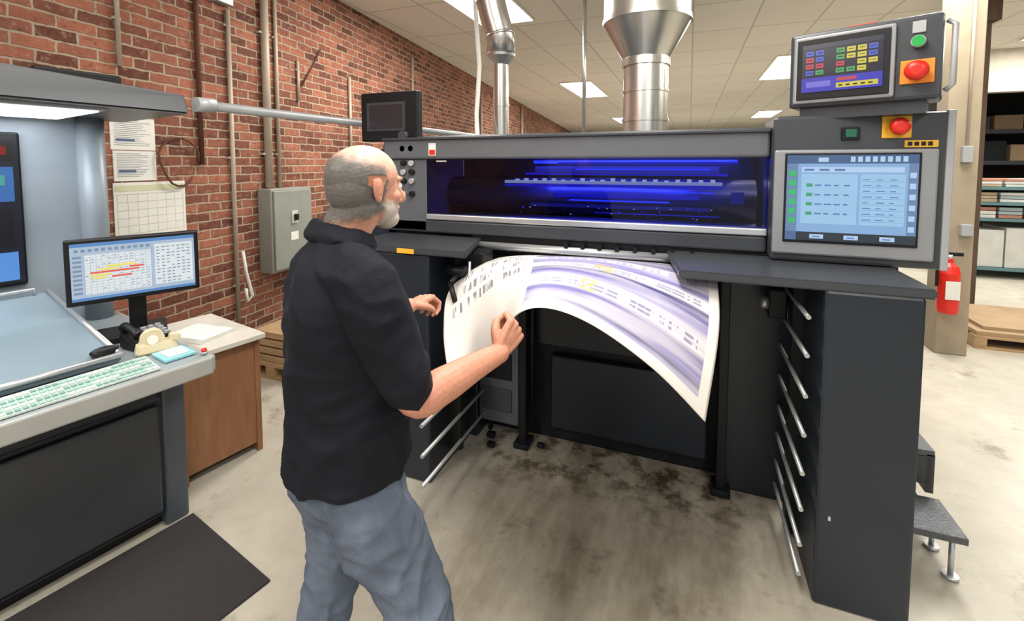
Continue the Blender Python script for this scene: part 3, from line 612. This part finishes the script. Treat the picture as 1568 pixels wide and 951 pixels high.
# ---------------- right background
b=Obj('structural_column'); CT=mat('column_beige_paint',C(158,144,122),.7,0,.08); BR=mat('column_timber',C(84,66,52),.8,0,.2,5,stretch=(5,5,.5))
b.box(2.10,2.33,5.15,5.36,0,Z_C-.001,CT,.01)
b.box(2.2,2.27,5.10,5.15,1.72,1.86,LGREY,.005); b.tube([(2.235,5.13,1.86),(2.235,5.13,Z_C-.01)],.012,COND,8); b.box(2.22,2.30,5.1,5.15,1.08,1.18,LGREY,.005); b.done()
b=Obj('timber_post'); b.box(2.86,3.12,6.8,7.05,.0,Z_C-.001,BR,.01); b.box(2.80,3.18,6.75,7.1,3.3,Z_C-.001,BR,.01); b.done()
b=Obj('fire_extinguisher'); x,y=2.13,5.05
b.lathe(x,y,[(.03,.40),(.07,.41),(.075,.44),(.075,.76),(.06,.82),(.028,.85),(.028,.88)],RED,28); b.cyl((x,y,.88),(x,y,.92),.02,SILV,12); b.box(x-.015,x+.09,y-.012,y+.012,.91,.94,BLACK,.004); b.tube([(x-.02,y,.90),(x-.09,y-.02,.86),(x-.09,y-.02,.64)],.012,BLACK,8); b.rect(x-.05,x+.05,.54,.70,y-.079,PAPER)
b.box(x-.03,x+.03,y+.06,y+.1,.5,.75,SILV); b.done()
shelf=empty('storage_shelf')
b=Obj('shelf_frame',shelf); SH=mat('shelf_teal_steel',C(90,125,130),.5,.2)
for x in (3.95,5.6,7.3):
    for y in (8.9,9.6): b.box(x,x+.06,y,y+.06,0,1.5,SH)
for z in (.12,.86,1.10,1.33): b.box(3.95,7.36,8.9,9.66,z,z+.04,SH)
b.done()
b=Obj('stacked_stock',shelf); cols=[mat('stock_%d'%i,c_,.7) for i,c_ in enumerate([C(205,205,200),C(170,152,128),C(150,165,165),C(196,196,190),C(170,118,100)])]
for z,h in ((.165,.62),(.905,.17),(1.145,.15),(1.375,.12)):
    x=4.03
    while x<7.2:
        wd_=.25+random.random()*.2
        if x+wd_>7.28: break
        if z<.5: b.box(x,x+wd_-.02,8.95,9.55,z,z+h*(.9+.1*random.random()),cols[3],.005)
        else:
            for q in range(3): b.box(x+random.random()*.02,x+wd_-.03,8.95,9.55,z+q*h/3,z+(q+.85)*h/3,random.choice(cols),.003)
        x+=wd_
b.done()
rk=empty('warehouse_rack')
b=Obj('rack_frame',rk)
for x in (4.3,7.0,9.7): b.box(x,x+.08,11.6,11.68,0,3.2,SH)
for z in (1.7,2.3): b.box(4.3,9.78,11.6,12.4,z,z+.08,GREYD)
b.done()
b=Obj('rack_cartons',rk)
for z in (1.78,2.38):
    x=4.45
    while x<9.4: 
        w_=.35+random.random()*.3; b.box(x,x+w_-.06,11.7,12.3,z,z+.2+.2*random.random(),random.choice([CB,IBLACK,GREYD]),.005); x+=w_
b.done()

# ---------------- man
man=empty('man')
F=V((.707,.707,0)); Lf=V((-.707,.707,0)); OM=V((-.900,.990,0))
def W(a,b_,z): return OM+F*a+Lf*b_+V((0,0,z))
def crv(pts,rad,sub=6):
    n=len(pts)-1; out=[];ro=[]
    P4=[tuple(p)+(r,) for p,r in zip(pts,rad)]
    for i in range(n*sub+1):
        x=i/sub; k=min(int(x),n-1); u=x-k
        a=P4[max(k-1,0)];b_=P4[k];c_=P4[k+1];d=P4[min(k+2,n)]
        q=[.5*((2*b_[j])+(-a[j]+c_[j])*u+(2*a[j]-5*b_[j]+4*c_[j]-d[j])*u*u+(-a[j]+3*b_[j]-3*c_[j]+d[j])*u**3) for j in range(4)]
        out.append(V(q[:3])); ro.append(q[3])
    return out,ro
def limb(o,pts,rad,m,n=18,caps=True):
    p,r=crv([tuple(q) for q in pts],rad); o.tube(p,r,m,n)
    if caps:
        o.ell(p[0],(r[0],)*3,m,16); o.ell(p[-1],(r[-1],)*3,m,16)
def rings(o,rs,m,n=40,pw=2.4):
    vs=[];fs=[]
    for (z,ca,cb2,d,w_) in rs:
        for j in range(n):
            th=2*math.pi*j/n; cx,sy=math.cos(th),math.sin(th)
            e=2/pw
            vs.append(W(ca+d*abs(cx)**e*(1 if cx>0 else -1),cb2+w_*abs(sy)**e*(1 if sy>0 else -1),z))
    k=len(rs)
    for i in range(k-1):
        for j in range(n): fs.append((i*n+j,i*n+(j+1)%n,(i+1)*n+(j+1)%n,(i+1)*n+j))
    fs.append(tuple(range(n))[::-1]); fs.append(tuple((k-1)*n+j for j in range(n)))
    o.add(vs,fs,m,True)
def ringsmooth(rs,sub=4):
    out=[];n=len(rs)-1
    for i in range(n*sub+1):
        x=i/sub;k=min(int(x),n-1);u=x-k
        a=rs[max(k-1,0)];b_=rs[k];c_=rs[k+1];d=rs[min(k+2,n)]
        out.append([.5*((2*b_[j])+(-a[j]+c_[j])*u+(2*a[j]-5*b_[j]+4*c_[j]-d[j])*u*u+(-a[j]+3*b_[j]-3*c_[j]+d[j])*u**3) for j in range(5)])
    return out
def remesh(ob,vox,it=3,disp=None):
    r=ob.modifiers.new('r','REMESH'); r.mode='VOXEL'; r.voxel_size=vox; r.use_smooth_shade=True
    s=ob.modifiers.new('s','SMOOTH'); s.factor=.5; s.iterations=it
    dg=bpy.context.evaluated_depsgraph_get(); me=bpy.data.meshes.new_from_object(ob.evaluated_get(dg)); ob.modifiers.clear()
    mats=[m for m in ob.data.materials]; ob.data=me
    if not me.materials:
        for m in mats: me.materials.append(m)
    for p in me.polygons: p.use_smooth=True
    if disp:
        me.update(); ns=[v.normal.copy() for v in me.vertices]
        for v,n in zip(me.vertices,ns): v.co+=n*disp(v.co)
    me.update()
    return me
SHIRT=mat('black_polo_fabric',C(11,15,26),.75,0,.15,12,.2,260,spec=.28)
JE=mat('faded_denim',C(102,113,130),.85,0,.42,5,.35,300,stretch=(1,1,.5),spec=.2)
SK=bpy.data.materials.new('skin_and_hair'); SK.use_nodes=True; nt=SK.node_tree;N=nt.nodes;L=nt.links;bs=N['Principled BSDF']
at=N.new('ShaderNodeAttribute'); at.attribute_name='Col'; no=N.new('ShaderNodeTexNoise'); no.inputs['Scale'].default_value=110; no.inputs['Detail'].default_value=6; no.inputs['Roughness'].default_value=.7
tc=N.new('ShaderNodeTexCoord'); L.new(tc.outputs['Object'],no.inputs['Vector'])
rr=N.new('ShaderNodeValToRGB'); rr.color_ramp.elements[0].position=.3; rr.color_ramp.elements[1].position=.7; rr.color_ramp.elements[0].color=(.78,.76,.76,1); rr.color_ramp.elements[1].color=(1.12,1.1,1.1,1); L.new(no.outputs[0],rr.inputs[0])
mu=N.new('ShaderNodeMix'); mu.data_type='RGBA'; mu.blend_type='MULTIPLY'; mu.inputs[0].default_value=.9; L.new(at.outputs['Color'],mu.inputs[6]); L.new(rr.outputs[0],mu.inputs[7])
L.new(mu.outputs[2],bs.inputs['Base Color']); bs.inputs['Roughness'].default_value=.48; bs.inputs['Subsurface Weight'].default_value=.08; bs.inputs['Subsurface Radius'].default_value=(.02,.008,.004)
bpn=N.new('ShaderNodeBump'); bpn.inputs['Strength'].default_value=.18; bpn.inputs['Distance'].default_value=.003; L.new(no.outputs[0],bpn.inputs['Height']); L.new(bpn.outputs[0],bs.inputs['Normal'])

RS=(.05,-.18,1.41); RE=(.163,-.214,1.112); RW=(.424,-.143,1.158)
LS=(.02,.18,1.41); LE=(.08,.27,1.13); LW=(.27,.37,1.17)
def fold(fr,amp,sz=(1,1,.45)):
    def f_(p):
        q=V((p.x*sz[0],p.y*sz[1],p.z*sz[2]))*fr
        w_=mnoise.noise(q+V((mnoise.noise(q*.7),mnoise.noise(q*.7+V((9,2,1))),0))*1.2)
        q2=V((p.x+p.z*.7,p.y-p.z*.5,p.z*1.3))*fr*1.3
        w2=mnoise.noise(q2+V((4,4,4)))
        return amp*(1-3.2*abs(w_))*.5+amp*.5*(1-3.2*abs(w2))*.6
    return f_
o=Obj('polo_shirt',man)
rings(o,ringsmooth([(.885,.02,0,.163,.200),(.895,.02,0,.166,.203),(.905,.02,0,.162,.199),(.97,.02,0,.157,.196),(1.06,.02,0,.153,.190),(1.18,.01,0,.145,.188),(1.30,.0,0,.132,.196),(1.38,-.005,0,.118,.192),(1.44,-.012,0,.092,.15),(1.49,.0,0,.07,.09),(1.51,.012,0,.062,.068)]),SHIRT)
limb(o,[W(0,-.10,1.42),W(*RS),W(.10,-.197,1.27),W(.145,-.208,1.165)],[.07,.077,.071,.070],SHIRT)
limb(o,[W(0,.10,1.42),W(*LS),W(.05,.225,1.27),W(.07,.255,1.18)],[.07,.075,.066,.062],SHIRT)
nn_=28
for (rx,ry,zz,tz,rr_) in ((.068,.066,1.520,.020,.009),(.074,.073,1.508,.022,.010),(.081,.081,1.495,.024,.010)):
    cp=[W(.014+rx*math.cos(2*math.pi*i/nn_),ry*math.sin(2*math.pi*i/nn_),zz-tz*math.cos(2*math.pi*i/nn_)) for i in range(nn_+1)]
    o.tube(cp,rr_,SHIRT,10)
ob=o.done(); remesh(ob,.0065,2,fold(7,.018))
o=Obj('jeans',man)
rings(o,ringsmooth([(1.02,.02,0,.115,.155),(.94,.01,0,.13,.168),(.85,.01,0,.142,.182),(.78,.01,0,.10,.17)]),JE)
limb(o,[W(.02,-.08,.89),W(.09,-.115,.70),W(.18,-.16,.48),W(.18,-.185,.28),W(.16,-.20,.07)],[.102,.103,.082,.078,.072],JE)
limb(o,[W(.0,.08,.89),W(-.005,.10,.70),W(-.02,.115,.48),W(-.07,.12,.28),W(-.12,.13,.07)],[.10,.10,.078,.074,.070],JE)
ob=o.done(); remesh(ob,.0065,2,fold(9,.017,(1,1,.7)))
o=Obj('shoes',man); SHO=mat('black_shoe_leather',C(28,26,26),.4)
for (a,b_,yw) in ((.16,-.20,-.1),(-.12,.13,.15)):
    d=(F*math.cos(yw)+Lf*math.sin(yw)); R=frame((0,0,0),d,V((0,0,1)).cross(d)).to_3x3()
    p=W(a,b_,0)
    o.ell(p+d*.05+V((0,0,.045)),(.14,.048,.044),SHO,24,R); o.ell(p+d*-.03+V((0,0,.07)),(.06,.045,.06),SHO,20,R)
    o.ell(p+d*.05+V((0,0,.014)),(.15,.052,.014),BLACK,24,R)
o.done()

o=Obj('body_skin',man)
hy=math.radians(24); HF=V((math.sin(hy),math.cos(hy),0)); HL=V((-math.cos(hy),math.sin(hy),0))
pit=math.radians(-2); HU=V((0,0,1)); HF2=(HF*math.cos(pit)+HU*math.sin(pit)); HU2=(HU*math.cos(pit)-HF*math.sin(pit))
HO=W(.08,-.002,1.636)
HR=Matrix((HF2,HL,HU2)).transposed()
def H(x,y,z): return HO+HR@V((x,y,z))
def he(c,r,R=None):
    RR=HR if R is None else HR@R
    o.ell(H(*c),r,SK,28,RR)
he((-.012,0,.030),(.100,.079,.088)); he((-.035,0,.0),(.074,.072,.078)); he((.028,0,.0),(.066,.062,.10)); he((.030,0,-.055),(.058,.057,.05)); he((.062,0,-.088),(.034,.036,.028)); he((.0,0,-.05),(.07,.060,.05))
he((.074,0,.026),(.022,.05,.014)); he((.06,.038,-.022),(.026,.020,.022)); he((.06,-.038,-.022),(.026,.020,.022))
for s_ in (1,-1):
    RX=Matrix.Rotation(s_*-.35,3,'Z')
    he((-.008,s_*.082,-.004),(.018,.006,.031),RX); he((-.006,s_*.080,-.027),(.010,.007,.011)); he((-.020,s_*.086,.006),(.006,.006,.022),RX)
    he((.094,s_*.012,-.036),(.012,.009,.008))
limb(o,[H(.088,0,.016),H(.100,0,-.006),H(.113,0,-.028),H(.106,0,-.038)],[.008,.009,.0125,.009],SK,14)
he((.088,0,-.056),(.010,.023,.0055)); he((.086,0,-.067),(.011,.020,.006)); he((.080,0,-.046),(.012,.026,.012))
limb(o,[W(.0,0,1.44),W(.015,0,1.50),H(-.022,0,-.055)],[.066,.064,.064],SK,22)
def hand(wr,d,p,s,curl,thumb):
    d=d.normalized(); p=(p-d*p.dot(d)).normalized(); s=(s-d*s.dot(d)-p*s.dot(p)).normalized()
    offs=[.030,.0095,-.0105,-.029]; Ls=[.088,.091,.086,.077]; fl=[(.042,.026,.021),(.046,.029,.022),(.043,.027,.021),(.034,.021,.018)]
    o.ell(wr+d*.048+p*.002,(.044,.034,.016),SK,18,Matrix((d,s,p)).transposed())
    for k in range(4):
        mc=wr+d*Ls[k]+s*offs[k]
        limb(o,[wr+d*.012+s*offs[k]*.5,wr+d*.05+s*offs[k]*.85,mc],[.014,.013,.0115],SK,12)
        ang=0;q=mc;pts=[q];cr_=[curl[0]+.06*k,curl[1],curl[2]]
        for t_ in range(3):
            ang+=cr_[t_]; dd=d*math.cos(ang)+p*math.sin(ang); q=q+dd*fl[k][t_]; pts.append(q)
        for t_ in range(3):
            r0=[.0100,.0090,.0083][t_]; r1=[.0090,.0083,.0070][t_]
            o.tube([pts[t_],pts[t_+1]],[r0,r1],SK,12); o.ell(pts[t_+1],(r1,)*3,SK,12)
        o.ell(pts[0],(.0112,)*3,SK,12)
    tp=[wr+d*a+s*b_+p*c_ for a,b_,c_ in thumb]
    limb(o,tp,[.016,.0145,.0115,.0092],SK,12)
rw=W(*RW); fc=W(.506,-.120,1.240)
hand(rw,fc-rw,Lf*1.0-F*.15,V((0,0,1))-F*.5,(1.15,1.35,.9),[(.018,.018,.010),(.045,.040,.024),(.072,.042,.042),(.090,.026,.052)])
lw=W(*LW); hand(lw,W(.36,.42,1.185)-lw,V((0,0,-1))+F*.3,-Lf,(.9,1.1,.6),[(.018,.018,.006),(.04,.040,.018),(.060,.042,.034),(.074,.034,.046)])
limb(o,[W(*RS),W(.11,-.2,1.25),W(*RE),W(.24,-.196,1.122),W(.34,-.165,1.142),W(*RW)],[.052,.051,.044,.047,.037,.0285],SK)
limb(o,[W(*LS),W(.05,.23,1.27),W(*LE),W(.14,.305,1.135),W(.20,.34,1.15),W(*LW)],[.052,.049,.042,.043,.035,.027],SK)
ob=o.done(); me=remesh(ob,.003,3)
ca=me.color_attributes.new('Col','FLOAT_COLOR','POINT')
skin=V(C(204,148,122)[:3]); skinr=V(C(196,128,104)[:3]); hair=V(C(104,101,98)[:3]); beard=V(C(190,184,177)[:3]); bald=V(C(220,174,152)[:3]); lip=V(C(176,98,88)[:3])
HI=HR.inverted()
def sst(a,b_,x): t=max(0,min(1,(x-a)/(b_-a))); return t*t*(3-2*t)
me.update(); norms=[v.normal.copy() for v in me.vertices]
for i,v in enumerate(me.vertices):
    q=HI@(v.co-HO); c_=skin
    if v.co.z>1.45 and q.length<.2:
        x,y,z=q; nz=.012*mnoise.noise(q*45)
        c_=skin.lerp(bald,sst(.02,.08,z))
        isear=abs(y)>.075 and -.045<z<.035 and -.035<x<.018
        if not isear:
            h=(1-sst(.040,.092,z+nz+.30*(x+.02)))*sst(-.098,-.066,z+nz-.2*(x+.03))*(1-sst(.012,.034,x+nz))
            c_=c_.lerp(hair,min(1,h*1.0))
            bb=sst(.008,.035,x+nz)*(1-sst(-.056,-.036,z+nz+.25*(x-.08)))
            c_=c_.lerp(beard,bb*.92)
            v.co+=norms[i]*(.004*h+.003*bb+.0012*h*mnoise.noise(q*220))
        else: c_=skin.lerp(skinr,.5)
        if abs(y)<.02 and x>.088 and -.072<z<-.052: c_=lip
    elif v.co.z<1.35:
        c_=skin.lerp(skinr,.35+.25*mnoise.noise(v.co*25))
    ca.data[i].color=(c_[0],c_[1],c_[2],1)
me.update()
o=Obj('eyes',man)
for s_ in (1,-1):
    o.ell(H(.080,s_*.031,.006),(.0125,)*3,WHITE,16); o.ell(H(.0895,s_*.031,.006),(.004,.0055,.0055),BLACK,12,HR)
    o.tube([H(.084,s_*.014,.026),H(.092,s_*.03,.030),H(.084,s_*.048,.025)],[.003,.004,.003],mat('grey_eyebrow',C(120,110,100),.9),8)
o.done()

# ---------------- camera
cam=bpy.data.cameras.new('camera'); co=bpy.data.objects.new('camera',cam); bpy.context.scene.collection.objects.link(co)
cam.sensor_width=36; cam.lens=36*700/1568; cam.shift_y=-.115; cam.clip_start=.05; cam.clip_end=100
co.location=(0,0,1.7); co.rotation_euler=(math.radians(86.5),0,math.radians(21.2))
sc=bpy.context.scene; sc.camera=co
sc.view_settings.view_transform='Standard'; sc.view_settings.look='None'; sc.view_settings.exposure=0.0
